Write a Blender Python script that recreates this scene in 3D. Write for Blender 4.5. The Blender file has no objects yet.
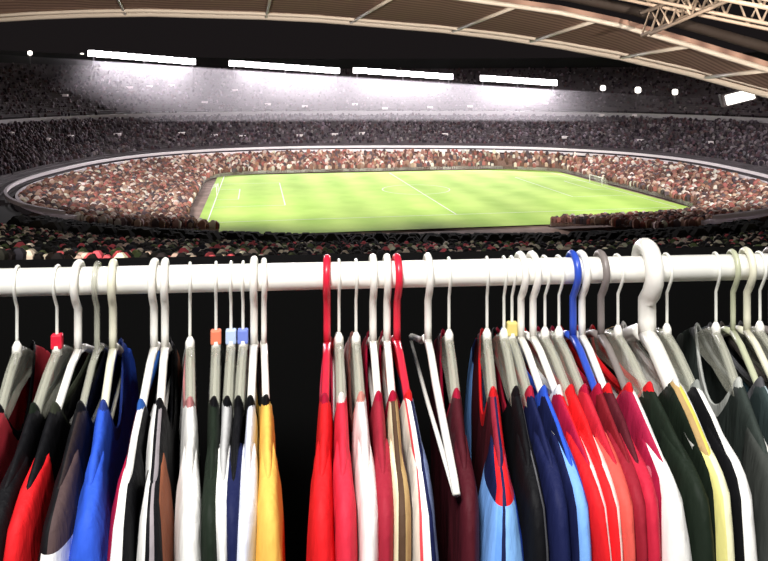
import bpy, bmesh, math, random
from mathutils import Vector, Matrix
random.seed(7)
C = bpy.context.scene
F = 700.0; HZ = 90.0; CAMZ = 1.70            # focal length in pixels, horizon row, eye height

# ------------------------------------------------------------------ camera, world, lights, exposure
cd = bpy.data.cameras.new('camera'); cam = bpy.data.objects.new('camera', cd); C.collection.objects.link(cam)
cd.sensor_width = 36; cd.sensor_fit = 'HORIZONTAL'; cd.lens = F/768*36
cd.shift_y = -(280.5-HZ)/768
cd.clip_start = .05; cd.clip_end = 2000
cam.location = (0, 0, CAMZ); cam.rotation_euler = (math.pi/2, 0, 0)
C.camera = cam
w = bpy.data.worlds.new('night_sky'); C.world = w; w.use_nodes = True
w.node_tree.nodes['Background'].inputs[0].default_value = (.64, .52, .54, 1)
w.node_tree.nodes['Background'].inputs[1].default_value = .017
vs = C.view_settings
vs.view_transform = 'Standard'; vs.look = 'None'; vs.gamma = 1; vs.exposure = 0; vs.use_curve_mapping = False

def lamp(name, kind, loc, target, energy, color=(1, 1, 1), **kw):
    d = bpy.data.lights.new(name, kind); d.energy = energy; d.color = color
    for k, v in kw.items(): setattr(d, k, v)
    o = bpy.data.objects.new(name, d); C.collection.objects.link(o); o.location = loc
    o.rotation_euler = (Vector(target)-Vector(loc)).to_track_quat('-Z', 'Y').to_euler()
    return o
# lamps over the clothes rail
lamp('rail_lamp', 'AREA', (-.35, -.55, 3.0), (0, .8, 1.3), 78, (1, .98, .95), shape='DISK', size=.55)
lamp('rail_lamp', 'AREA', (1.1, .1, 2.9), (.3, .8, 1.3), 14, (1, .97, .92), shape='DISK', size=.5)
PZ = CAMZ-27                                   # level of the pitch
# the near floodlights, up on the roof of the stand we are in (out of the frame), and the far ones
for x, tx in ((-60, -40), (-15, -10), (35, 30), (75, 70)):
    lamp('near_floodlight', 'SPOT', (x, 70, 45), (tx, 200, PZ), 6.5e5, (1, .99, .93), spot_size=math.radians(44), spot_blend=.8, shadow_soft_size=2)
for x in (-13, 11): lamp('roof_fill', 'SPOT', (x, -6, 1.0), (x*.3+4, 52, 7), 9.0e4, (1, .82, .68), spot_size=math.radians(95), spot_blend=.6, shadow_soft_size=.5)  # unseen spots added behind the camera to brighten the canopy's underside

for x in (-12, 14): lamp('near_stand_fill', 'SPOT', (x, 14, 11), (x*1.2, 48, -12), 0.6e4, (1, .95, .85), spot_size=math.radians(80), spot_blend=.7, shadow_soft_size=.3)  # extra spots out of view, added to bring out the near stand's crowd

# ------------------------------------------------------------------ helpers
def link(name, me, mat=None, parent=None):
    o = bpy.data.objects.new(name, me); C.collection.objects.link(o)
    if mat:
        for m in (mat if isinstance(mat, list) else [mat]): me.materials.append(m)
    if parent: o.parent = parent
    return o
def tag(o, label=None, cat=None, group=None, kind=None):
    if label: o['label'] = label
    if cat: o['category'] = cat
    if group: o['group'] = group
    if kind: o['kind'] = kind
    return o
def thing(name, label, cat, loc=(0, 0, 0), rz=0, group=None):
    o = bpy.data.objects.new(name, None); C.collection.objects.link(o); o.empty_display_size = .05
    o.location = loc; o.rotation_euler = (0, 0, rz)
    return tag(o, label, cat, group)
class MB:
    def __init__(s): s.v = []; s.f = []; s.uv = {}
    def box(s, a, b):
        n = len(s.v)
        for z in (a[2], b[2]):
            for x, y in ((a[0], a[1]), (b[0], a[1]), (b[0], b[1]), (a[0], b[1])): s.v.append((x, y, z))
        for q in ((3, 2, 1, 0), (4, 5, 6, 7), (0, 1, 5, 4), (1, 2, 6, 5), (2, 3, 7, 6), (3, 0, 4, 7)): s.f.append(tuple(n+i for i in q))
        return s
    def tube(s, pts, r, seg=8, flat=1.0):
        pts = [Vector(p) for p in pts]; n0 = len(s.v); up = None
        for i, p in enumerate(pts):
            t = (pts[min(i+1, len(pts)-1)]-pts[max(i-1, 0)]).normalized()
            if up is None:
                up = Vector((1, 0, 0)) if abs(t.x) < .8 else Vector((0, 0, 1))
            a = (up-t*up.dot(t)).normalized(); b = t.cross(a); up = a
            rr = r[i] if isinstance(r, (list, tuple)) else r
            for k in range(seg):
                th = 2*math.pi*k/seg
                s.v.append(tuple(p+a*(rr*flat*math.cos(th))+b*(rr*math.sin(th))))
        for i in range(len(pts)-1):
            for k in range(seg):
                k2 = (k+1) % seg
                s.f.append((n0+i*seg+k, n0+i*seg+k2, n0+(i+1)*seg+k2, n0+(i+1)*seg+k))
        s.f.append(tuple(n0+k for k in reversed(range(seg))))
        s.f.append(tuple(n0+(len(pts)-1)*seg+k for k in range(seg)))
        return s
    def strip(s, A, B):
        n = len(s.v); s.v += [tuple(p) for p in A]+[tuple(p) for p in B]; m = len(A)
        for i in range(m-1): s.f.append((n+i, n+i+1, n+m+i+1, n+m+i))
        return s
    def build(s, name, mat, parent=None, smooth=True, bevel=0):
        me = bpy.data.meshes.new(name); me.from_pydata(s.v, [], s.f); me.update()
        if smooth: me.polygons.foreach_set('use_smooth', [True]*len(me.polygons))
        o = link(name, me, mat, parent)
        if bevel:
            m = o.modifiers.new('bevel', 'BEVEL'); m.width = bevel; m.segments = 2
        return o
def nt(name):
    m = bpy.data.materials.new(name); m.use_nodes = True
    return m, m.node_tree, m.node_tree.nodes['Principled BSDF']
def mat(name, col, rough=.5, metal=0, noise=0, scale=20, alpha=1, spec=.5, coat=0):
    m, t, b = nt(name)
    b.inputs['Base Color'].default_value = (*col, 1); b.inputs['Roughness'].default_value = rough
    b.inputs['Metallic'].default_value = metal; b.inputs['Alpha'].default_value = alpha
    b.inputs['Specular IOR Level'].default_value = spec; b.inputs['Coat Weight'].default_value = coat
    if noise:
        tc = t.nodes.new('ShaderNodeTexCoord'); n = t.nodes.new('ShaderNodeTexNoise'); n.inputs['Scale'].default_value = scale; n.inputs['Detail'].default_value = 5
        r = t.nodes.new('ShaderNodeValToRGB')
        r.color_ramp.elements[0].position = .3; r.color_ramp.elements[1].position = .7
        r.color_ramp.elements[0].color = (*[c*(1-noise) for c in col], 1); r.color_ramp.elements[1].color = (*[min(1, c*(1+noise)) for c in col], 1)
        t.links.new(tc.outputs['Object'], n.inputs['Vector']); t.links.new(n.outputs['Fac'], r.inputs['Fac']); t.links.new(r.outputs['Color'], b.inputs['Base Color'])
    return m
def glow(name, col, strength):
    m, t, b = nt(name)
    b.inputs['Base Color'].default_value = (*col, 1); b.inputs['Emission Color'].default_value = (*col, 1); b.inputs['Emission Strength'].default_value = strength
    return m

# ------------------------------------------------------------------ the stadium
def at(px, py, Y):                             # the point at distance Y seen at a picture position
    return Vector(((px-384)/F*Y, Y, CAMZ+(HZ-py)/F*Y))
CX, CY, RA, RB, EX = 4.0, 177.0, 85.0, 72.0, 2.5
def bowl(th, off, z):                          # superellipse ring, offset outwards
    c, s_ = math.cos(th), math.sin(th)
    k = (abs(c)**EX+abs(s_)**EX)**(-1/EX)
    return Vector((CX+(RA+off)*k*c, CY+(RB+off)*k*s_, PZ+z))
def arc(t0, t1, n): return [t0+(t1-t0)*i/n for i in range(n+1)]

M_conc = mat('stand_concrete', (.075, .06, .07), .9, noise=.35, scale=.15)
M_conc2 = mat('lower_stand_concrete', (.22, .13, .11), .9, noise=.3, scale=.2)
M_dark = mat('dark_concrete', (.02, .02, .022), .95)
M_rim = mat('pale_parapet', (.9, .82, .88), .6)
M_cream = mat('cream_steel', (.66, .63, .56), .5)

# pitch
A = Vector((-50, 219, 0)); e1 = Vector((.984, .18, 0)); e2 = Vector((.18, -.984, 0))
def pp(a, b, z=0): q = A+e1*a+e2*b; return (q.x, q.y, PZ+z)
m, t, b = nt('mown_grass')
tc = t.nodes.new('ShaderNodeTexCoord'); mp = t.nodes.new('ShaderNodeMapping'); mp.inputs['Rotation'].default_value = (0, 0, -math.atan2(.18, .984))
wv = t.nodes.new('ShaderNodeTexWave'); wv.inputs['Scale'].default_value = .028; wv.inputs['Distortion'].default_value = .3
ns = t.nodes.new('ShaderNodeTexNoise'); ns.inputs['Scale'].default_value = .12; ns.inputs['Detail'].default_value = 6
mx = t.nodes.new('ShaderNodeMath'); mx.operation = 'MULTIPLY_ADD'; mx.inputs[1].default_value = .35
rp = t.nodes.new('ShaderNodeValToRGB'); rp.color_ramp.elements[0].color = (.34, .56, .07, 1); rp.color_ramp.elements[1].color = (.55, .76, .16, 1)
rp.color_ramp.elements[0].position = .35; rp.color_ramp.elements[1].position = .95
t.links.new(tc.outputs['Object'], mp.inputs[0]); t.links.new(mp.outputs[0], wv.inputs[0]); t.links.new(tc.outputs['Object'], ns.inputs[0])
t.links.new(wv.outputs['Fac'], mx.inputs[0]); t.links.new(ns.outputs['Fac'], mx.inputs[2]); t.links.new(mx.outputs[0], rp.inputs[0]); t.links.new(rp.outputs[0], b.inputs[0])
b.inputs['Roughness'].default_value = .9
pitch = thing('football_pitch', 'bright green floodlit football pitch inside the oval bowl', 'pitch', (A.x, A.y, PZ))
def rel(o, root): o.parent = root; o.matrix_parent_inverse = Matrix.Translation(-Vector(root.location)); return o
g = MB(); g.v = [pp(-2, -3), pp(108, -3), pp(108, 92), pp(-2, 92)]; g.f = [(3, 2, 1, 0)]
rel(g.build('grass', m), pitch)
M_line = mat('white_line_paint', (.85, .85, .8), .8)
ln = MB()
def seg(a0, b0, a1, b1, wd=.13):
    d = Vector((a1-a0, b1-b0, 0)).normalized(); n = Vector((-d.y, d.x, 0))*wd
    q = len(ln.v)
    for (a_, b_) in ((a0-n.x, b0-n.y), (a1-n.x, b1-n.y), (a1+n.x, b1+n.y), (a0+n.x, b0+n.y)): ln.v.append(pp(a_, b_, .04))
    ln.f.append((q+3, q+2, q+1, q))
L_, W_ = 105, 78
for s4 in ((0, 0, L_, 0), (L_, 0, L_, W_), (L_, W_, 0, W_), (0, W_, 0, 0), (L_/2, 0, L_/2, W_)): seg(*s4)
for q0, sg in ((0, 1), (L_, -1)):
    for dpt, hw in ((16.5, 20), (5.5, 9)):
        seg(q0, W_/2-hw, q0+sg*dpt, W_/2-hw); seg(q0+sg*dpt, W_/2-hw, q0+sg*dpt, W_/2+hw); seg(q0+sg*dpt, W_/2+hw, q0, W_/2+hw)
for i in range(32):
    a0, a1 = 2*math.pi*i/32, 2*math.pi*(i+1)/32
    seg(L_/2+9.15*math.cos(a0), W_/2+9.15*math.sin(a0), L_/2+9.15*math.cos(a1), W_/2+9.15*math.sin(a1))
rel(ln.build('line_marking', M_line, smooth=False), pitch)
for q0, sg, lb in ((0, -1, 'white goal at the left end of the green pitch'), (L_, 1, 'white goal at the right end of the green pitch')):
    base = pp(q0, W_/2)
    gr = thing('football_goal', lb, 'goal', base, math.atan2(.18, .984), 'goals on the pitch')
    fr = MB(); fr.tube([(0, -3.66, 0), (0, -3.66, 2.44)], .09); fr.tube([(0, 3.66, 0), (0, 3.66, 2.44)], .09); fr.tube([(0, -3.66, 2.44), (0, 3.66, 2.44)], .09)
    fr.build('goal_frame', M_line, gr)
    ne = MB()
    for i in range(13):
        y = -3.66+i*.61; ne.tube([(0, y, 2.44), (sg*1.0, y, 2.3), (sg*2, y, .05)], .02, 4)
    for i in range(6):
        z = .1+i*.44; xx = sg*(2-(z/2.44)*.95); ne.tube([(xx, -3.66, z), (xx, 3.66, z)], .02, 4)
    ne.build('net', M_line, gr)

# terraces around the pitch
ARC = arc(math.radians(-62), math.radians(238), 170)
def terrace(name, offs, zs, steps, mt, parent, arcs=ARC):
    mb = MB(); rings = []
    for i in range(steps):
        o0 = offs[0]+(offs[1]-offs[0])*i/steps; o1 = offs[0]+(offs[1]-offs[0])*(i+1)/steps
        z0 = zs[0]+(zs[1]-zs[0])*i/steps; z1 = zs[0]+(zs[1]-zs[0])*(i+1)/steps
        rings += [(o0, z0), (o0, z1)] if i else [(o0, z1)]
    rings.append((offs[1], zs[1]))
    n = len(arcs)
    for (o_, z_) in rings: mb.v += [tuple(bowl(th, o_, z_)) for th in arcs]
    for j in range(len(rings)-1):
        for i in range(n-1): mb.f.append((j*n+i, j*n+i+1, (j+1)*n+i+1, (j+1)*n+i))
    return mb.build(name, mt, parent, smooth=False)
def parapet(off, z, h, mt, parent, arcs=ARC, th_=.5, name='parapet'):
    mb = MB(); a = [bowl(t_, off-th_/2, z) for t_ in arcs]; b_ = [bowl(t_, off-th_/2, z+h) for t_ in arcs]
    c_ = [bowl(t_, off+th_/2, z+h) for t_ in arcs]; d_ = [bowl(t_, off+th_/2, z) for t_ in arcs]
    mb.strip(a, b_); mb.strip(b_, c_); mb.strip(c_, d_)
    return mb.build(name, mt, parent)
lower = thing('lower_stand', 'lower tier of the stadium bowl ringing the green pitch', 'stand')
# trackside floor under the pitch
fl = MB(); nn = 96; fl.v = [tuple(bowl(2*math.pi*i/nn, -1, -.3)) for i in range(nn)]; fl.f = [tuple(range(nn))]
tag(fl.build('trackside_ground', mat('trackside', (.3, .2, .17), .9, noise=.4, scale=.3)), 'reddish brown ground between the pitch and the lower tier', 'ground')
def low_terr():
    # inner edge follows the pitch rectangle with a margin, outer edge the ring
    mb = MB(); N = 16; n = len(ARC); edge = []
    ctr = A+e1*52.5+e2*36
    for th in ARC:
        out = bowl(th, -1.0, 0); d = Vector((out.x-ctr.x, out.y-ctr.y, 0)); dn = d.normalized()
        da, db = dn.dot(e1), dn.dot(e2); ha, hb = 57.5, (42.0 if db < 0 else 58.0)
        k = (abs(da/ha)**6+abs(db/hb)**6)**(-1/6)
        k = min(k, d.length-5)
        edge.append((ctr+dn*k, Vector((out.x, out.y, 0))))
    prof = []
    for i in range(N):
        if i: prof.append((i/N, .8+4.0*i/N))
        else: prof.append((0, 0))
        prof.append((i/N, .8+4.0*(i+1)/N))
    prof.append((1, 4.8))
    for (f, z) in prof: mb.v += [(p0.x+(p1.x-p0.x)*f, p0.y+(p1.y-p0.y)*f, PZ+z) for p0, p1 in edge]
    for j in range(len(prof)-1):
        for i in range(n-1): mb.f.append((j*n+i, j*n+i+1, (j+1)*n+i+1, (j+1)*n+i))
    mb.build('seating_steps', M_conc2, lower, smooth=False)
    bd = MB(); a = [(p0.x, p0.y, PZ) for p0, p1 in edge]; b_ = [(p0.x, p0.y, PZ+1.0) for p0, p1 in edge]; bd.strip(a, b_)
    bd.build('advertising_boards', mat('pale_boards', (.75, .66, .6), .7, noise=.5, scale=.12), lower)
    return edge
edge = low_terr()
upper = thing('upper_stand', 'grey upper tiers of the stadium bowl under the floodlight banks', 'stand')
FARC = arc(math.radians(-32), math.radians(212), 140)
RARC = arc(math.radians(-58), math.radians(232), 170)
parapet(-.6, 5.2, .8, M_rim, lower, RARC, name='parapet')
parapet(1.3, 6.4, .7, M_rim, upper, RARC)
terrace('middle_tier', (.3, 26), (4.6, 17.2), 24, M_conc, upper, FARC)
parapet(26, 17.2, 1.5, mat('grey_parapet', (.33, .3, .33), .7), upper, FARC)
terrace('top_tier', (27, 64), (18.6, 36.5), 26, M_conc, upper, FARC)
bw = MB(); bw.strip([bowl(t_, 64, 36) for t_ in FARC], [bowl(t_, 66, 41) for t_ in FARC]); bw.build('back_wall', M_dark, upper)

# crowds
def crowd(name, n, where, cols, size, label, col_scale=1.0, kind='stuff'):
    vs_, fs, cl = [], [], []
    for _ in range(n):
        p = where(); s1 = size*random.uniform(.7, 1.3); q = len(vs_)
        rx, hz = s1*.32, s1
        for (x, y, z) in ((-1, -1, 0), (1, -1, 0), (1, 1, 0), (-1, 1, 0)): vs_.append((p.x+x*rx, p.y+y*rx*.7, p.z))
        for (x, y, z) in ((-1, -1, 0), (1, -1, 0), (1, 1, 0), (-1, 1, 0)): vs_.append((p.x+x*rx*1.15, p.y+y*rx*.7, p.z+hz*.7))
        for (x, y, z) in ((-1, -1, 0), (1, -1, 0), (1, 1, 0), (-1, 1, 0)): vs_.append((p.x+x*rx*.4, p.y+y*rx*.4, p.z+hz))
        c = random.choice(cols); br = random.uniform(.65, 1.25); c = [v*br*random.uniform(.93, 1.07)*col_scale for v in c]
        cl += [(*c, 1)]*12
        for l in (0, 4):
            for k in range(4): fs.append((q+l+k, q+l+(k+1) % 4, q+l+4+(k+1) % 4, q+l+4+k))
        fs.append((q+8, q+9, q+10, q+11))
    me = bpy.data.meshes.new(name); me.from_pydata(vs_, [], fs)
    at_ = me.color_attributes.new('clothes', 'FLOAT_COLOR', 'POINT')
    at_.data.foreach_set('color', [v for c in cl for v in c])
    m, t, b = nt(name+'_clothes'); an = t.nodes.new('ShaderNodeVertexColor'); an.layer_name = 'clothes'
    t.links.new(an.outputs[0], b.inputs[0]); b.inputs['Roughness'].default_value = .9; b.inputs['Specular IOR Level'].default_value = .1
    return tag(link(name, me, m), label, 'crowd', None, kind)
def w_low():
    while True:
        i = random.randrange(len(edge)-1); p0, p1 = edge[i]; q0, q1 = edge[i+1]; f = random.random(); g_ = random.random()
        a = p0.lerp(q0, g_); b_ = p1.lerp(q1, g_); 
        if random.random() > (b_-a).length/60: continue
        p = a.lerp(b_, f); return Vector((p.x, p.y, PZ+.8+4*f))
crowd('lower_tier_crowd', 9000, w_low, [(.36, .2, .15), (.5, .34, .28), (.2, .1, .08), (.8, .7, .64), (.15, .08, .07), (.4, .15, .13), (.12, .09, .1)], 1.25, 'reddish brown crowd of spectators filling the lower tier')
def w_mid():
    th = random.uniform(FARC[0], FARC[-1]); f = random.random(); return bowl(th, 6+19*f, 7.4+9.6*f)
def w_top():
    th = random.uniform(FARC[0], FARC[-1]); f = random.random(); return bowl(th, 27.5+35*f, 18.6+17.4*f)
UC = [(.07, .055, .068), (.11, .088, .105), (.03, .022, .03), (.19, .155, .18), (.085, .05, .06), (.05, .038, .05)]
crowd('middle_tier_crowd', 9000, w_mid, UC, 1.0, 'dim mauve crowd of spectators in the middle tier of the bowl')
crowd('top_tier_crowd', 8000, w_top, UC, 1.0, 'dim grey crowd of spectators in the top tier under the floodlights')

# the near side of the bowl, falling away in front of the clothes rail
near = thing('near_stand', 'dark stand falling away below the clothes rail towards the pitch', 'stand')
ns_ = MB(); NA = arc(math.radians(-150), math.radians(-30), 60); rows = 44
prev = None
for k in range(rows+1):
    f = k/rows; row = []
    for th in NA:
        p = bowl(th, 0, 4.0); q = Vector((p.x*.22, 7.0, CAMZ-3.3)); row.append(p.lerp(q, f))
    if prev:
        up = [Vector((p.x, p.y, r.z)) for p, r in zip(prev, row)]
        ns_.strip(prev, up); ns_.strip(up, row)
    prev = row
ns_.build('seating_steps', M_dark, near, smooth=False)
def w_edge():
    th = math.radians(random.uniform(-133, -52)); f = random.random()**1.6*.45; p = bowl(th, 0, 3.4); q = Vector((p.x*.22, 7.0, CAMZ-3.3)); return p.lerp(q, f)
crowd('near_edge_crowd', 2600, w_edge, [(.006, .006, .006), (.012, .012, .01)], 1.6, 'black silhouettes of spectators along the near edge of the pitch')  # shade put into the colour: near-black stands in for unlit backs
def w_near():
    f = .46+random.random()*.36; th = math.radians(random.uniform(-145, -35)); p = bowl(th, 0, 4.4); q = Vector((p.x*.22, 7.0, CAMZ-2.9))
    r = p.lerp(q, f); return r
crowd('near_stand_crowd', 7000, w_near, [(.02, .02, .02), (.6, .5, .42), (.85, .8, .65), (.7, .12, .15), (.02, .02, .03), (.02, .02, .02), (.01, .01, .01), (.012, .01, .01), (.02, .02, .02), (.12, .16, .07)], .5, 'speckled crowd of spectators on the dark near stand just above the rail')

# floodlight banks on the far rim
M_lampw = glow('floodlight_glass', (1, .95, .97), 9)
M_house = mat('floodlight_housing', (.08, .07, .08), .6)
banks = [((88, 53), (196, 62), 'long left floodlight bank glaring white above the upper tier'),
         ((229, 63), (340, 71), 'second floodlight bank from the left, glaring white on the rim'),
         ((353, 70), (453, 77), 'third floodlight bank from the left, glaring white on the rim'),
         ((480, 78), (557, 83), 'right-hand short floodlight bank glaring white on the rim')]
for (a, b_, lb), dd in zip(banks, ((268, 278), (292, 296), (296, 296), (288, 280))):
    p = at(*a, dd[0]); q = at(*b_, dd[1]); d = q-p; mid = (p+q)/2
    r = thing('floodlight_bank', lb, 'floodlight', mid, 0, 'floodlight banks on the far rim')
    n = 14; p -= mid; q -= mid
    hb = MB()
    hb.tube([p+Vector((0, .9, 0)), q+Vector((0, .9, 0))], 1.0, 6)
    hb.build('housing', M_house, r)
    for i in range(n):
        c = p.lerp(q, (i+.5)/n); wd = d.length/n*.47
        lm = MB(); lm.box((c.x-wd, c.y-.5, c.z-1.15), (c.x+wd, c.y-.1, c.z+1.15)); lm.build('lamp', M_lampw, r, smooth=False)
    for f in (.04, .5, .96):
        c = p.lerp(q, f); po = MB(); po.tube([(c.x, c.y+1.2, c.z), (c.x, c.y+1.2, c.z-14)], .35, 6); po.build('mast', M_house, r)
    for f in (.2, .5, .8):
        c = p.lerp(q, f)+mid
        lamp('floodlight_beam', 'SPOT', (c.x, c.y-3, c.z-1), (c.x*.4, c.y-75, PZ), 8.0e4, (1, .93, .97), spot_size=math.radians(120), spot_blend=.6, shadow_soft_size=1.5)
# small separate lamps
M_small = glow('small_lamp_glass', (1, .93, .85), 3)
for (x, y, Y, s_, lb) in ((30, 53, 250, .8, 'small lone lamp at the far left above the dark tiers'), (82, 55, 290, .8, 'small lamp just left of the long left floodlight bank'),
                  (603, 88, 258, 1.0, 'leftmost of the three small lamps on the right rim'), (638, 90, 250, 1.1, 'middle one of the three small lamps on the right rim'),
                  (675, 92, 240, 1.0, 'rightmost of the three small lamps on the right rim')):
    c = at(x, y, Y); r = thing('rim_lamp', lb, 'lamp', c, 0, 'small lamps around the rim')
    a_ = MB(); a_.tube([(0, 0, -s_), (0, 0, -s_*.6), (0, 0, s_*.6), (0, 0, s_)], [s_*.5, s_, s_, s_*.5], 8); a_.build('lamp', M_small, r)
    a_ = MB(); a_.tube([(0, .3, -s_), (0, .3, -5)], .22, 6); a_.build('mast', M_house, r)
c = at(740, 97, 60); r = thing('roof_floodlight', 'large white lamp under the roof edge at the far right', 'floodlight', c)
a_ = MB(); a_.box((-1.25, -.1, -.45), (1.25, .1, .45)); o = a_.build('lamp', glow('roof_lamp_glass', (1, .97, .9), 2.5), r, smooth=False, bevel=.1); o.rotation_euler = (0, math.radians(-14), 0)
a_ = MB(); a_.box((-1.5, .12, -.6), (1.5, .7, .6)); o = a_.build('housing', M_house, r, smooth=False, bevel=.1); o.rotation_euler = (0, math.radians(-14), 0)
a_ = MB(); a_.tube([(0, .3, .4), (.5, .3, 2.4)], .12, 6); a_.build('bracket', M_cream, r)
def norm_off(x, y):                          # how far outside the inner ring a ground point lies
    lo, hi = -60, 120
    for _ in range(30):
        m_ = (lo+hi)/2
        if abs((x-CX)/(RA+m_))**EX+abs((y-CY)/(RB+m_))**EX > 1: lo = m_
        else: hi = m_
    return lo
def on_stand(px, py):
    Y = 150.0
    while Y < 330:
        q = at(px, py, Y); o_ = norm_off(q.x, q.y)
        if q.y > CY and o_ > 0:
            z = PZ+(4.6+o_/25.7*12.6 if o_ < 26 else 18.6+(o_-27)/37*18)
            if q.z < z+.6: return q
        Y += .5
    return at(px, py, 290)
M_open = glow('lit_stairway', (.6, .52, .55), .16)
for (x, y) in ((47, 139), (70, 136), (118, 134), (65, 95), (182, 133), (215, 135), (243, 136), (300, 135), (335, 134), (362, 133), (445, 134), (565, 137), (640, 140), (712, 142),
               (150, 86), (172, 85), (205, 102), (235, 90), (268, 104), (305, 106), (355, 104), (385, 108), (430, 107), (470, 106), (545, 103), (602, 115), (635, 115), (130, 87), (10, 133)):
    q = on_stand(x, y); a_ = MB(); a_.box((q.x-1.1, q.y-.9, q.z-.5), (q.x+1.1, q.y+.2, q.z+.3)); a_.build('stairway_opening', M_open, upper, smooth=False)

# roof canopy over the near stand, seen from below
edge_px = [(-80, 24, 64), (40, 16, 62), (90, 14, 61), (150, 13, 60), (260, 16, 60), (320, 19, 60), (380, 24, 60), (440, 29, 59), (500, 36, 57), (560, 45, 55), (620, 56, 52), (690, 72, 48), (768, 93, 43), (840, 115, 39)]
back_px = [(-190, -50, 47), (-60, -44, 46), (20, -40, 46), (110, -36, 45), (240, -28, 45), (310, -22, 45), (380, -14, 45), (440, -6, 45), (505, 3, 44), (560, 11, 43), (620, 24, 42), (690, 44, 40), (768, 68, 37), (830, 90, 34)]
E = [at(*p) for p in edge_px]; B = [at(*p) for p in back_px]
roof = thing('roof_canopy', 'curved brown roof canopy with cream edge beams over the near stand', 'roof')
m, t, b = nt('roof_panels')
tc = t.nodes.new('ShaderNodeTexCoord'); wv = t.nodes.new('ShaderNodeTexWave'); wv.inputs['Scale'].default_value = .35; wv.bands_direction = 'Y'; wv.inputs['Distortion'].default_value = .4
rp = t.nodes.new('ShaderNodeValToRGB'); rp.color_ramp.elements[0].color = (.2, .125, .1, 1); rp.color_ramp.elements[1].color = (.4, .27, .215, 1)
t.links.new(tc.outputs['Object'], wv.inputs[0]); t.links.new(wv.outputs['Fac'], rp.inputs[0]); t.links.new(rp.outputs[0], b.inputs[0]); b.inputs['Roughness'].default_value = .8
up = Vector((0, 0, .35))
pn = MB(); pn.strip(E, B); pn.strip([p+up for p in B], [p+up for p in E]); pn.strip(B, [p+up for p in B]); pn.strip([p+up for p in E], E)
pn.build('panels', m, roof, smooth=False)
fz = MB(); fz.tube([p+Vector((0, -.1, -.1)) for p in E], .24, 8); fz.build('edge_beam', M_cream, roof)
fz = MB(); fz.tube([p+Vector((0, -1.8, .02)) for p in E], .16, 8); fz.build('gutter_beam', M_cream, roof)
fz = MB(); fz.tube([p+Vector((0, 0, -.1)) for p in B], .16, 8); fz.build('back_beam', M_cream, roof)
def lerp_curve(P, x):                       # point of the polyline by its index
    i = max(0, min(len(P)-2, int(x))); return P[i].lerp(P[i+1], x-i)
for a_, b_ in ((.6, .7), (2.6, 2.9), (4.1, 4.5), (5.5, 6.4), (7.2, 8.2), (8.5, 9.6), (10.0, 11.0), (11.2, 12.0)):
    rb = MB(); p = lerp_curve(E, a_)+Vector((0, 0, -.12)); q = lerp_curve(B, b_)+Vector((0, 0, -.12)); rb.tube([p, q], .13, 6); rb.build('rib', M_cream, roof)
# lattice trusses further back at upper right
M_tr = mat('truss_steel', (.5, .42, .34), .55)
M_bd = mat('dark_beam', (.03, .022, .018), .8)
def truss(label, P0, P1, hgt, n, dp):
    r = thing('roof_truss', label, 'truss', P0, 0, 'lattice trusses behind the roof canopy')
    d = P1-P0; u = Vector((0, 0, hgt)); v = Vector((0, dp, 0))
    for off in (Vector(), u, v, u+v):
        c = MB(); c.tube([off, d+off], .1, 6); c.build('chord', M_tr, r)
    for i in range(n):
        for oo in (Vector(), v):
            a = d*(i/n)+oo; b2 = d*((i+1)/n)+oo; mm = d*((i+.5)/n)+u+oo
            c = MB(); c.tube([a, mm, b2], .065, 5); c.build('brace', M_tr, r)
truss('upper lattice truss of pale steel at the top right corner', at(560, -14, 38), at(860, 48, 32), 2.0, 9, -1.2)
truss('lower lattice truss of pale steel running above the dark roof beam', at(520, -40, 38), at(800, 14, 27), 1.3, 10, -1.5)
truss('short steep lattice truss crossing the top right corner', at(650, 34, 36), at(790, -26, 30), 1.2, 6, 1.2)
bm_ = MB(); bm_.tube([p+Vector((0, -2.0, .62)) for p in B[6:]], .3, 8); tag(bm_.build('roof_beam', M_bd), 'dark thick beam running behind the pale edge of the canopy', 'beam')
# haze in the floodlight
m = bpy.data.materials.new('floodlight_haze'); m.use_nodes = True; t = m.node_tree
for nd in list(t.nodes):
    if nd.type != 'OUTPUT_MATERIAL': t.nodes.remove(nd)
out = [nd for nd in t.nodes if nd.type == 'OUTPUT_MATERIAL'][0]
sc = t.nodes.new('ShaderNodeVolumeScatter'); sc.inputs['Density'].default_value = .006; sc.inputs['Color'].default_value = (.95, .9, .97, 1); sc.inputs['Anisotropy'].default_value = .3
t.links.new(sc.outputs[0], out.inputs['Volume'])
hz = MB(); hz.box((-140, 240, PZ+16), (115, 325, PZ+50)); hz.v = [(x, y, z if z < 0 else (14.5 if x < 0 else -1.5)) for x, y, z in hz.v]; o = hz.build('haze', m, smooth=False)
tag(o, 'thin pale haze hanging under the floodlight banks', 'haze', None, 'stuff')

# ------------------------------------------------------------------ the platform with the clothes rail
TN = .080; Y0 = .875; DROP = .2306; RZ = CAMZ-DROP
phi = math.atan(TN)
def on_rail(px): u = (px-384)/F; Y = Y0/(1-TN*u); return Vector((u*Y, Y, RZ))
fo = MB(); fo.box((-2.2, -2.4, -.12), (2.2, 1.7, 0)); o = fo.build('floor', mat('black_floor', (.02, .02, .02), .7, noise=.3), smooth=False); o['kind'] = 'structure'
wl = MB(); wl.box((-2.2, -.06, 0), (2.2, .06, 1.36)); o = wl.build('wall_back', mat('black_parapet_paint', (.004, .004, .004), .95, spec=.05), smooth=False); o.location = (0, 1.40, 0); o.rotation_euler = (0, 0, phi); o['kind'] = 'structure'
M_white = mat('white_powder_coat', (.95, .94, .88), .35, noise=.03, scale=8)
rl = thing('clothes_rail', 'thick white horizontal clothes rail carrying all the hangers', 'clothes rail', (0, Y0, 0), phi)
a_ = MB(); a_.tube([(-1.0, 0, RZ), (1.0, 0, RZ)], .0165, 24); a_.build('rail', M_white, rl)
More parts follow.
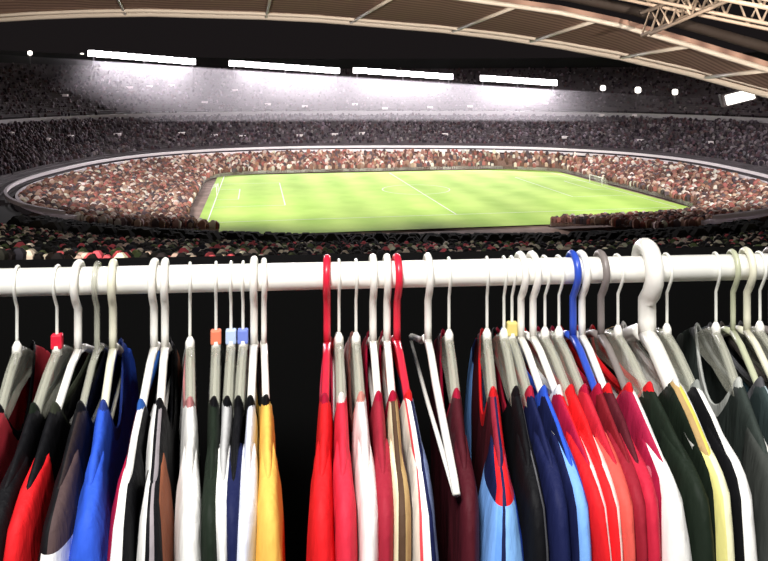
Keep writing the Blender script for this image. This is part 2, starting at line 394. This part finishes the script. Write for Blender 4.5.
for sx in (-1, 1):
    a_ = MB(); a_.tube([(sx*.97, 0, .03), (sx*.97, 0, RZ+.01)], .018, 16); a_.build('upright', M_white, rl)
    a_ = MB(); a_.tube([(sx*.97, -.25, .02), (sx*.97, .25, .02)], .018, 12); a_.build('foot', M_white, rl)

# ---- hangers
M = dict(white=mat('white_plastic', (.9, .88, .82), .3), cream=mat('cream_plastic', (.78, .76, .6), .35), red=mat('red_plastic', (.72, .02, .05), .3),
         periwinkle=mat('medium_blue_tag', (.18, .25, .7), .4), blue=mat('blue_plastic', (.03, .08, .5), .3), grey=mat('grey_plastic', (.22, .19, .18), .4), olive=mat('olive_plastic', (.5, .52, .36), .35),
         orange=mat('orange_tag', (.8, .22, .12), .4), yellow=mat('yellow_tag', (.75, .62, .2), .4), sky=mat('light_blue_tag', (.5, .62, .85), .4),
         steel=mat('hook_steel', (.86, .86, .8), .3), clear=mat('clear_plastic', (.6, .6, .5), .2, alpha=.42, coat=.5))
def solve(hx, tx, L=.215):
    h = on_rail(hx); u = (tx-384)/F
    a = u*u+1; b = -2*(u*h.x+h.y); c = h.x**2+h.y**2-L*L
    D = b*b-4*a*c
    Y = (-b-math.sqrt(max(D, 0)))/(2*a); d = Vector((u*Y-h.x, Y-h.y, 0)).normalized()
    return h, math.atan2(d.x, -d.y)
NECK = -.085
def hanger(hx, tx, style, col, label, clip=None, group='hangers on the white rail', tipz=-.150):
    h, rz = solve(hx, tx)
    r = thing('clothes_hanger', label, 'hanger', h, rz, group)
    hr = {'thick': .0046, 'thin': .0019, 'broad': .0115, 'mid': .0034}[style]
    R = .0168+hr
    pts = [(0, 0, NECK), (0, 0, NECK+.02), (0, 0, -R-.012), (0, -R*.55, -R*.95)]
    for k in range(1, 13):
        th = math.radians(-40+k*20)          # from the front, over the top, down behind
        pts.append((0, -R*math.cos(th), R*math.sin(th)))
    if style == 'broad': hm = M[col]
    hk = MB(); hk.tube(pts, hr, 10); hk.build('hook', M[col] if style in ('thick', 'broad', 'mid') else M['steel'], r)
    body = M[col]
    ar = {'thick': .0046, 'thin': .0042, 'broad': .0105, 'mid': .0042}[style]
    for sg in (-1, 1):
        a_ = MB(); P = [(0, 0, NECK), (0, sg*.03, NECK-.006), (0, sg*.07, NECK-.024), (0, sg*.11, NECK-.044), (0, sg*.165, NECK-.062), (0, sg*.178, NECK-.067)]
        if tipz < -.152: P[-3:] = [(0, sg*.11, NECK-.036), (0, sg*.195, NECK-.062), (0, sg*.213, tipz)]
        rr = [ar*1.1, ar, ar, ar*.95, ar*.9, ar*.8]
        a_.tube(P, rr, 10, flat=.75 if style == 'thin' else 1); a_.build('arm', body, r)
    if style == 'thin':
        pl = [(-.105, NECK-.041), (-.075, NECK-.024), (-.04, NECK-.008), (0, NECK+.003), (.04, NECK-.008), (.075, NECK-.024), (.105, NECK-.041), (.085, NECK-.05), (.05, NECK-.050), (0, NECK-.046), (-.05, NECK-.050), (-.085, NECK-.05)]
        a_ = MB(); q = len(pl); a_.v = [(-.0058, y, z) for y, z in pl]+[(.0058, y, z) for y, z in pl]
        a_.f = [tuple(range(q)), tuple(q+k for k in reversed(range(q)))]+[(k, q+k, q+(k+1) % q, (k+1) % q) for k in range(q)]
        a_.build('neck_plate', body, r, smooth=False, bevel=.003)
        a_ = MB(); a_.tube([(0, 0, NECK-.004), (0, 0, NECK+.008), (0, 0, NECK+.014)], [.006, .0055, .0025], 10); a_.build('hook_socket', M['white'], r)
    if style in ('thick', 'mid', 'broad'):
        a_ = MB(); e_ = .205 if tipz < -.152 else .172; a_.tube([(0, -e_, tipz-.004), (0, 0, tipz-.008), (0, e_, tipz-.004)], ar*.6, 8); a_.build('bar', body, r)
    if clip:
        a_ = MB(); a_.box((-.0065, -.005, NECK+.004), (.0065, .005, NECK+.022)); a_.build('size_clip', M[clip], r, smooth=False, bevel=.002)
    return r

HG = [  # rail x, tip x, style, colour, label, clip
 (17, -40, 'thin', 'clear', 'leftmost hanger, thin white metal hook hanging alone on the rail', None),
 (57, -8, 'thin', 'clear', 'clear hanger with a thin hook and a red size clip', 'red'),
 (78, 35, 'thick', 'white', 'thick white plastic hanger, first thick one from the left', None),
 (97, 62, 'mid', 'clear', 'wide frosted clear hanger between the first two thick white ones', None),
 (113, 86, 'thick', 'cream', 'thick cream plastic hanger above the blue shirt', None),
 (154, 118, 'thick', 'white', 'left one of two thick white hangers side by side above the black collar', None),
 (165, 146, 'thick', 'white', 'right one of two thick white hangers side by side above the black collar', None),
 (190, 190, 'thin', 'clear', 'clear hanger with a thin hook just right of the thick white pair', None),
 (216, 212, 'thin', 'clear', 'clear hanger with an orange size clip', 'orange'),
 (231, 224, 'thin', 'clear', 'clear hanger with a pale blue size clip', 'sky'),
 (243, 234, 'thin', 'clear', 'clear hanger with a darker blue size clip', 'periwinkle'),
 (254, 246, 'thick', 'white', 'thick white hanger just left of the yellow shirt', None),
 (264, 271, 'mid', 'white', 'slim white hanger holding the yellow shirt', None),
 (327, 322, 'thick', 'red', 'bright red plastic hanger at the right edge of the gap', None),
 (339, 346, 'thin', 'clear', 'clear hanger close beside the red hanger', None),
 (356, 368, 'thin', 'clear', 'clear hanger above the wide white shirt in the middle', None),
 (373, 384, 'thick', 'white', 'thick white hanger, left one of the two before the second red hanger', None),
 (387, 404, 'thick', 'white', 'thick white hanger touching the second red hanger', None),
 (397, 424, 'thick', 'red', 'red plastic hanger with sloping arm, right one of the two red hangers', None),
 (428, 457, 'thick', 'white', 'empty white plastic hanger with its bare arm showing down to the tip', None),
 (449, 470, 'thin', 'clear', 'thin hook hanger just right of the empty white hanger', None),
 (487, 505, 'thin', 'clear', 'clear hanger above the red and blue shirt', None),
 (504, 538, 'thin', 'clear', 'clear hanger left of the yellow size clip', None),
 (512, 555, 'thin', 'clear', 'clear hanger with a yellow size clip', 'yellow'),
 (521, 570, 'thick', 'white', 'thick white hanger, left one of the two right of the yellow clip', None),
 (533, 600, 'thick', 'white', 'thick white hanger whose arm slopes down to a red collar', None),
 (545, 612, 'thin', 'clear', 'clear hanger between the sloping white and the blue hangers', None),
 (559, 624, 'thin', 'clear', 'clear hanger with a thin hook just left of the blue hanger', None),
 (573, 637, 'thick', 'blue', 'dark blue plastic hanger, the only blue one', None),
 (582, 650, 'thick', 'white', 'thick white hanger pressed against the blue hanger', None),
 (601, 668, 'thick', 'grey', 'dark grey plastic hanger right of the blue one', None),
 (618, 684, 'thin', 'clear', 'clear hanger just left of the very thick white hanger', None),
 (647, 722, 'broad', 'white', 'very thick broad white hanger, the thickest on the rail', None),
 (667, 752, 'thin', 'clear', 'clear hanger just right of the very thick white hanger', None),
 (716, 800, 'thin', 'clear', 'clear hanger with a thin hook hanging apart on the right', None),
 (733, 822, 'mid', 'olive', 'olive cream hanger near the right end of the rail', None),
 (747, 842, 'thick', 'cream', 'thick cream hanger sloping out of the picture at the right', None),
 (760, 860, 'thin', 'clear', 'thin hook hanger beyond the thick cream one at the right', None),
 (772, 876, 'thick', 'grey', 'grey hanger cut off by the right edge of the picture', None)]
# ---- garments
def cloth(name, bands, low=None, lz=0, vary=.12, spot=None):
    m, t, b = nt(name)
    uv = t.nodes.new('ShaderNodeUVMap'); sp = t.nodes.new('ShaderNodeSeparateXYZ'); t.links.new(uv.outputs[0], sp.inputs[0])
    def ramp(bs):
        r = t.nodes.new('ShaderNodeValToRGB'); r.color_ramp.interpolation = 'CONSTANT'; el = r.color_ramp.elements
        while len(el) > 1: el.remove(el[-1])
        el[0].position = 0; el[0].color = (*bs[0][1], 1)
        for p, c in bs[1:]:
            e = el.new(p); e.color = (*c, 1)
        t.links.new(sp.outputs[0], r.inputs[0]); return r.outputs[0]
    col = ramp(bands)
    if low:
        c2 = ramp(low); mx = t.nodes.new('ShaderNodeMix'); mx.data_type = 'RGBA'
        cmp_ = t.nodes.new('ShaderNodeMath'); cmp_.operation = 'LESS_THAN'; cmp_.inputs[1].default_value = lz
        t.links.new(sp.outputs[1], cmp_.inputs[0]); t.links.new(cmp_.outputs[0], mx.inputs[0]); t.links.new(col, mx.inputs[6]); t.links.new(c2, mx.inputs[7]); col = mx.outputs[2]
    if spot:                                # a printed mark: y, z, half width, half height, colour
        tp = t.nodes.new('ShaderNodeTexCoord'); ms = t.nodes.new('ShaderNodeMapping'); ms.vector_type = 'TEXTURE'
        ms.inputs['Location'].default_value = (0, spot[0], spot[1]); ms.inputs['Scale'].default_value = (100, spot[2], spot[3])
        ln_ = t.nodes.new('ShaderNodeVectorMath'); ln_.operation = 'LENGTH'; lt = t.nodes.new('ShaderNodeMath'); lt.operation = 'LESS_THAN'; lt.inputs[1].default_value = 1
        mx2 = t.nodes.new('ShaderNodeMix'); mx2.data_type = 'RGBA'; mx2.inputs[7].default_value = (*spot[4], 1)
        t.links.new(tp.outputs['Object'], ms.inputs[0]); t.links.new(ms.outputs[0], ln_.inputs[0]); t.links.new(ln_.outputs['Value'], lt.inputs[0])
        t.links.new(lt.outputs[0], mx2.inputs[0]); t.links.new(col, mx2.inputs[6]); col = mx2.outputs[2]
    ns = t.nodes.new('ShaderNodeTexNoise'); ns.inputs['Scale'].default_value = 16; ns.inputs['Detail'].default_value = 6; mq = t.nodes.new('ShaderNodeMapping'); mq.inputs['Scale'].default_value = (1.6, 1.6, .45)
    tc = t.nodes.new('ShaderNodeTexCoord'); t.links.new(tc.outputs['Object'], mq.inputs[0]); t.links.new(mq.outputs[0], ns.inputs[0])
    mr = t.nodes.new('ShaderNodeMapRange'); mr.inputs[3].default_value = 1-vary; mr.inputs[4].default_value = 1+vary; t.links.new(ns.outputs[0], mr.inputs[0])
    mm = t.nodes.new('ShaderNodeVectorMath'); mm.operation = 'SCALE'; t.links.new(col, mm.inputs[0]); t.links.new(mr.outputs[0], mm.inputs['Scale'])
    t.links.new(mm.outputs[0], b.inputs[0])
    bp = t.nodes.new('ShaderNodeBump'); bp.inputs['Strength'].default_value = .8; bp.inputs['Distance'].default_value = .012
    t.links.new(ns.outputs[0], bp.inputs['Height']); t.links.new(bp.outputs[0], b.inputs['Normal'])
    b.inputs['Roughness'].default_value = .65; b.inputs['Specular IOR Level'].default_value = .15
    return m
def interp(tab, x):
    if x >= tab[0][0]: return tab[0][1]
    for (a, va), (b, vb) in zip(tab, tab[1:]):
        if x >= b: 
            f = (a-x)/(a-b); return va+(vb-va)*f
    return tab[-1][1]
def loft(name, levels, mt, parent, seed, ripple, cap=True, top=True, side=0, neck=.088):
    # levels: (z, s0, s1, thickness); s runs towards the camera
    rng = random.Random(seed); ph = [rng.uniform(0, 6.28) for _ in range(4)]
    N = 40; v, f, uvs = [], [], []
    for (z, s0, s1, tk) in levels:
        c = (s0+s1)/2; hw = (s1-s0)/2
        for k in range(N):
            th = 2*math.pi*k/N; cs, sn = math.cos(th), math.sin(th)
            s_ = c+hw*math.copysign(abs(cs)**.8, cs)
            n_ = math.copysign(abs(sn)**.8, sn)
            dep = min(1, max(0, (-z-.10)/.25))
            wob = ripple*dep*(math.sin(s_*55+ph[0]+z*4)+.6*math.sin(s_*95+ph[1]-z*6))+ripple*.35*math.sin(z*30+ph[2])*min(1, dep+.3)
            z_ = z
            if side and abs(s_) < neck:
                z1 = levels[0][0]; fade = max(0, 1-(z1-z)/.3)
                z_ = z-fade*(1-(s_/neck)**2)*(.022+.024*(1+side*n_))
            v.append((n_*tk/2+wob, -s_, z_)); uvs.append((n_*.5+.5, z+1))
    L = len(levels)
    for i in range(L-1):
        for k in range(N):
            k2 = (k+1) % N; f.append((i*N+k2, i*N+k, (i+1)*N+k, (i+1)*N+k2))
    if top: f.append(tuple(range(N)))
    if cap: f.append(tuple((L-1)*N+k for k in reversed(range(N))))
    me = bpy.data.meshes.new(name); me.from_pydata(v, [], f); me.update()
    ul = me.uv_layers.new(name='UVMap')
    for lp in me.loops: ul.data[lp.index].uv = uvs[lp.vertex_index]
    me.polygons.foreach_set('use_smooth', [True]*len(me.polygons))
    o = link(name, me, mt, parent); return o
def garment(i, hx, tx, label, body, sleeve=None, low=None, lz=-.2, collar=None, tk=.024, flare=.038, drop=0, name='football_shirt', cat='shirt', yoke=None, slow=None, group='football shirts on the white rail', neck=.096, top_t=.016, gap=(30, 30), spot=None, wide=1.2):
    h, rz = solve(hx, tx)
    r = thing(name, label, cat, h, rz, group)
    flare = min(flare, gap[1]*.00094*wide); tk = min(tk, flare); top_t = min(top_t, max(.011, gap[0]*.00118))
    z0 = NECK-.021-drop; side = 1 if hx < 328 else -1
    bmat = cloth('cloth_body_%d' % i, body, low, 1+lz, spot=spot)
    top = [(z0-.002, neck), (z0-.008, .112), (z0-.020, .142), (z0-.034, .172), (z0-.043, .187), (z0-.055, .19), (z0-.075, .188), (z0-.11, .18), (z0-.16, .178), (z0-.3, .178), (z0-.45, .182), (z0-.62, .19), (z0-.66, .19)]
    lv = []
    for z, s in top:
        k = min(1, (z0-z)/.14); th = top_t+(tk-top_t)*k if k < 1 else tk
        lv.append((z, -s, s, th))
    # densify
    def dens(lv, st=.012):
        out = [lv[0]]
        for a, b_ in zip(lv, lv[1:]):
            n = max(1, int(abs(a[0]-b_[0])/st))
            for j in range(1, n+1): out.append(tuple(a[q]+(b_[q]-a[q])*j/n for q in range(4)))
        return out
    loft('body', dens(lv), bmat, r, i, .004, top=False, side=side, neck=neck)
    smat = bmat if sleeve is None else cloth('cloth_sleeve_%d' % i, sleeve, slow, 1+lz, spot=spot)
    for sg in (1, -1):
        sl = [(z0-.031, .132, .148, .012), (z0-.038, .128, .173, .015), (z0-.044, .125, .191, .018), (z0-.052, .12, .206, .0195), (z0-.065, .118, .219, .022+(flare-.022)*.2), (z0-.10, .118, .228, .022+(flare-.022)*.6),
              (z0-.15, .122, .236, flare), (z0-.22, .13, .242, flare*1.05), (z0-.27, .135, .245, flare*1.05)]
        if sg < 0: sl = [(z, -s1, -s0, t_*.8) for z, s0, s1, t_ in sl]
        loft('sleeve', dens(sl), smat, r, i*7+sg, .0032)
    # collar: a band around the neck opening, low at the hanger arms
    if collar:
        cm = cloth('cloth_collar_%d' % i, [(0, collar)])
        mb = MB(); rows_ = []
        for (dn, ds, dz) in ((.0045, -.002, .001), (.0062, .001, .0042), (.0080, .004, .0030), (.0086, .009, -.0035), (.0086, .014, -.0100), (.0070, .0135, -.0108), (.0050, .006, -.004), (.0040, 0, -.003), (.0045, -.002, .001)):
            P = []
            for k in range(33):
                th = 2*math.pi*k/32; c, s_ = math.cos(th), math.sin(th)
                P.append((dn*math.copysign(abs(s_)**.7, s_), -(neck+ds)*c, z0-.001+dz-s_*s_*(.022+.024*(1+side*s_))))
            rows_.append(P)
        for P, Q in zip(rows_, rows_[1:]): mb.strip(Q, P)
        mb.build('collar', cm, r)
    return r
W = (.88, .87, .84); K = (.0045, .0045, .006); RD = (.75, .015, .02); CR = (.45, .01, .045); BL = (.03, .1, .62); NV = (.01, .014, .065); YL = (.85, .5, .1)
LB = (.2, .42, .9); LV = (.74, .77, .9); GR = (.12, .12, .13); TN_ = (.45, .3, .13); DG = (.011, .018, .011); MR = (.07, .008, .014); CRM = (.85, .82, .55)
def s(c): return [(0, c)]
G = [
 dict(hx=17, tx=-34, label='coral red shirt at the far left edge of the picture', body=s((.8, .06, .09)), collar=K, tk=.034, flare=.05),
 dict(hx=57, tx=-6, label='black shirt between the two red ones at the far left', body=s(K), collar=DG),
 dict(hx=78, tx=16, label='bright red shirt with black shoulders in the lower left corner', body=s(K), sleeve=s(RD), collar=(.04, .045, .03), flare=.042),
 dict(hx=97, tx=52, label='black and dark brown shirt turning white below the shoulder', body=[(0, K), (.5, (.03, .02, .02))], sleeve=[(0, K), (.45, (.08, .05, .05))], slow=[(0, K), (.25, W)], lz=-.187, collar=K, flare=.044),
 dict(hx=113, tx=87, label='royal blue shirt flaring wide at the lower left', body=s(BL), collar=(.03, .06, .3), wide=1.7, flare=.052, tk=.03),
 dict(hx=154, tx=119, label='white shirt with black and maroon sides and a blue collar', body=[(0, MR), (.3, W), (.7, K)], sleeve=[(0, (.4, .01, .05)), (.22, W), (.62, K)], collar=(.03, .12, .45), flare=.034),
 dict(hx=165, tx=151, label='black and white striped shirt with a big black collar', body=[(0, K), (.1, W), (.36, K), (.5, (.28, .25, .27)), (.66, K)], sleeve=[(0, K), (.08, W), (.32, K), (.45, (.32, .28, .3)), (.6, K), (.84, (.3, .1, .05))], collar=K, flare=.042, tk=.034, top_t=.02),
 dict(hx=190, tx=191, label='white shirt with a pink collar left of the dark green one', body=s(W), collar=(.5, .2, .2), flare=.034),
 dict(hx=216, tx=211, label='very dark green shirt between two pale ones', body=s(DG), collar=K, flare=.02),
 dict(hx=231, tx=221, label='narrow pale grey shirt beside the navy one', body=s((.5, .5, .5)), collar=K, flare=.018, sleeve=s(W)),
 dict(hx=243, tx=231, label='narrow navy black shirt left of the pale lavender one', body=s(K), sleeve=s(NV), collar=K, flare=.018),
 dict(hx=254, tx=245, label='pale lavender white shirt with a large black collar', body=[(0, K), (.2, LV)], sleeve=s(LV), collar=K, flare=.036, tk=.03),
 dict(hx=264, tx=270, label='golden yellow shirt with a black collar left of the gap', body=s(YL), collar=K, flare=.036),
 dict(hx=327, tx=322, label='red shirt directly under the red hanger at the gap', body=s(RD), collar=CR, flare=.036),
 dict(hx=339, tx=345, label='rose red shirt squeezed left of the wide white one', body=s((.7, .03, .06)), collar=W, flare=.026),
 dict(hx=356, tx=369, label='wide plain white shirt in the middle, right of the two red ones', body=s(W), collar=(.7, .3, .25), flare=.046),
 dict(hx=373, tx=387, label='dark crimson shirt, a sliver right of the wide white one', body=s((.35, .02, .04)), collar=CR, flare=.018),
 dict(hx=387, tx=402, label='brown shirt with cream and tan stripes', body=[(0, CRM), (.3, (.09, .05, .03)), (.6, TN_), (.85, (.05, .03, .03))], collar=CR, flare=.03),
 dict(hx=397, tx=428, label='cream white shirt with a red stripe and a slate blue side', body=[(0, (.85, .75, .65)), (.22, (.8, .08, .1)), (.3, W), (.55, NV), (.72, (.16, .2, .36))], collar=RD, flare=.05, tk=.034),
 dict(hx=449, tx=469, label='black maroon shirt right of the empty white hanger', body=s(MR), collar=CR, flare=.024),
 dict(hx=487, tx=503, label='red and navy shirt with bright blue lower sleeve', body=[(0, MR), (.25, (.3, .02, .04)), (.5, NV), (.65, RD), (.92, NV)], sleeve=[(0, NV), (.2, RD), (.45, NV), (.6, RD), (.85, (.7, .05, .1))], slow=[(0, LB), (.3, (.15, .35, .85)), (.45, NV), (.55, (.25, .5, .95)), (.9, BL)], lz=-.168, collar=RD, wide=1.7, flare=.054, tk=.03),
 dict(hx=504, tx=536, label='black shirt with a grey curved seam', body=[(0, K), (.7, GR), (.8, K)], collar=K, flare=.036),
 dict(hx=512, tx=560, label='dark navy shirt with a red collar spot', body=s(NV), collar=(.5, .02, .05), flare=.03),
 dict(hx=521, tx=582, label='light blue shirt left of the red and white ones', body=[(0, NV), (.35, BL)], sleeve=[(0, NV), (.25, LB), (.75, BL)], collar=BL, flare=.036),
 dict(hx=533, tx=601, label='red shirt with white front edge under the sloping white hanger', body=[(0, CR), (.5, RD)], sleeve=[(0, RD), (.6, (.9, .75, .75))], collar=W, flare=.026),
 dict(hx=545, tx=614, label='bright red shirt with a pale pink edge, third right of the light blue one', body=s(RD), sleeve=[(0, RD), (.55, (.9, .7, .65))], collar=RD, flare=.024),
 dict(hx=559, tx=627, label='salmon red shirt between the pink edged and the dark red ones', body=s((.55, .02, .04)), sleeve=s((.7, .1, .08)), collar=CR, flare=.024),
 dict(hx=573, tx=640, label='dark red shirt under the blue hanger', body=s((.22, .012, .02)), sleeve=s((.3, .015, .03)), collar=CR, flare=.022),
 dict(hx=582, tx=651, label='crimson shirt tucked against the left side of the big white one', body=s((.1, .012, .02)), sleeve=s((.55, .02, .05)), collar=RD, flare=.022),
 dict(hx=601, tx=675, label='big white shirt with crimson side and bright red collar', body=[(0, (.4, .015, .06)), (.5, W)], sleeve=[(0, (.4, .015, .06)), (.12, W)], spot=(-.178, -.178, .011, .022, (.75, .2, .28)), wide=1.9, collar=RD, flare=.048, tk=.03, top_t=.02),
 dict(hx=618, tx=701, label='dark green black shirt with a red collar beside the big white one', body=s(DG), collar=RD, flare=.03),
 dict(hx=647, tx=723, label='dark shirt with tan and yellow shoulder stripe under the very thick hanger', body=[(0, DG), (.3, TN_), (.5, (.7, .62, .12)), (.66, W)], sleeve=[(0, DG), (.15, (.75, .7, .25)), (.4, CRM), (.9, W)], collar=W, flare=.036, top_t=.03, tk=.034, drop=-.004),
 dict(hx=667, tx=746, label='white shirt with black sides right of the very thick hanger', body=[(0, K), (.35, W), (.75, K)], sleeve=[(0, K), (.3, W)], collar=(.3, .32, .3), flare=.034),
 dict(hx=716, tx=776, label='charcoal green shirt with a thin white collar line', body=s((.035, .045, .04)), sleeve=[(0, (.05, .055, .05)), (.7, W)], collar=(.6, .62, .58), flare=.036, tk=.03),
 dict(hx=733, tx=805, label='dark teal shirt with a white shoulder stripe on the right', body=[(0, (.04, .06, .06)), (.55, (.5, .6, .65)), (.68, (.03, .07, .1))], collar=GR, flare=.034),
 dict(hx=747, tx=828, label='charcoal shirt under the sloping thick cream hanger', body=s((.04, .04, .045)), collar=(.12, .1, .09), flare=.03),
 dict(hx=760, tx=850, label='dark navy shirt in the right corner', body=s((.012, .02, .06)), collar=K, flare=.03),
 dict(hx=772, tx=872, label='black shirt under the grey hanger at the right edge', body=s(K), collar=GR, flare=.03),
]
for i, g_ in enumerate(G):
    lo = G[i-1] if i else g_; hi = G[i+1] if i+1 < len(G) else g_
    def near(k): return max(10, min(34, g_[k]-lo[k] if i else 34)+min(34, hi[k]-g_[k] if hi is not g_ else 34))/2
    garment(i, gap=(near('hx'), near('tx')), **g_)
TX = {g_['hx']: g_['tx'] for g_ in G}
for h_ in HG:
    assert h_[0] in TX or h_[0] == 428, h_[0]
    hanger(h_[0], TX.get(h_[0], h_[1]), *h_[2:5], clip=h_[5], tipz=-.155 if h_[0] == 428 else -.150)
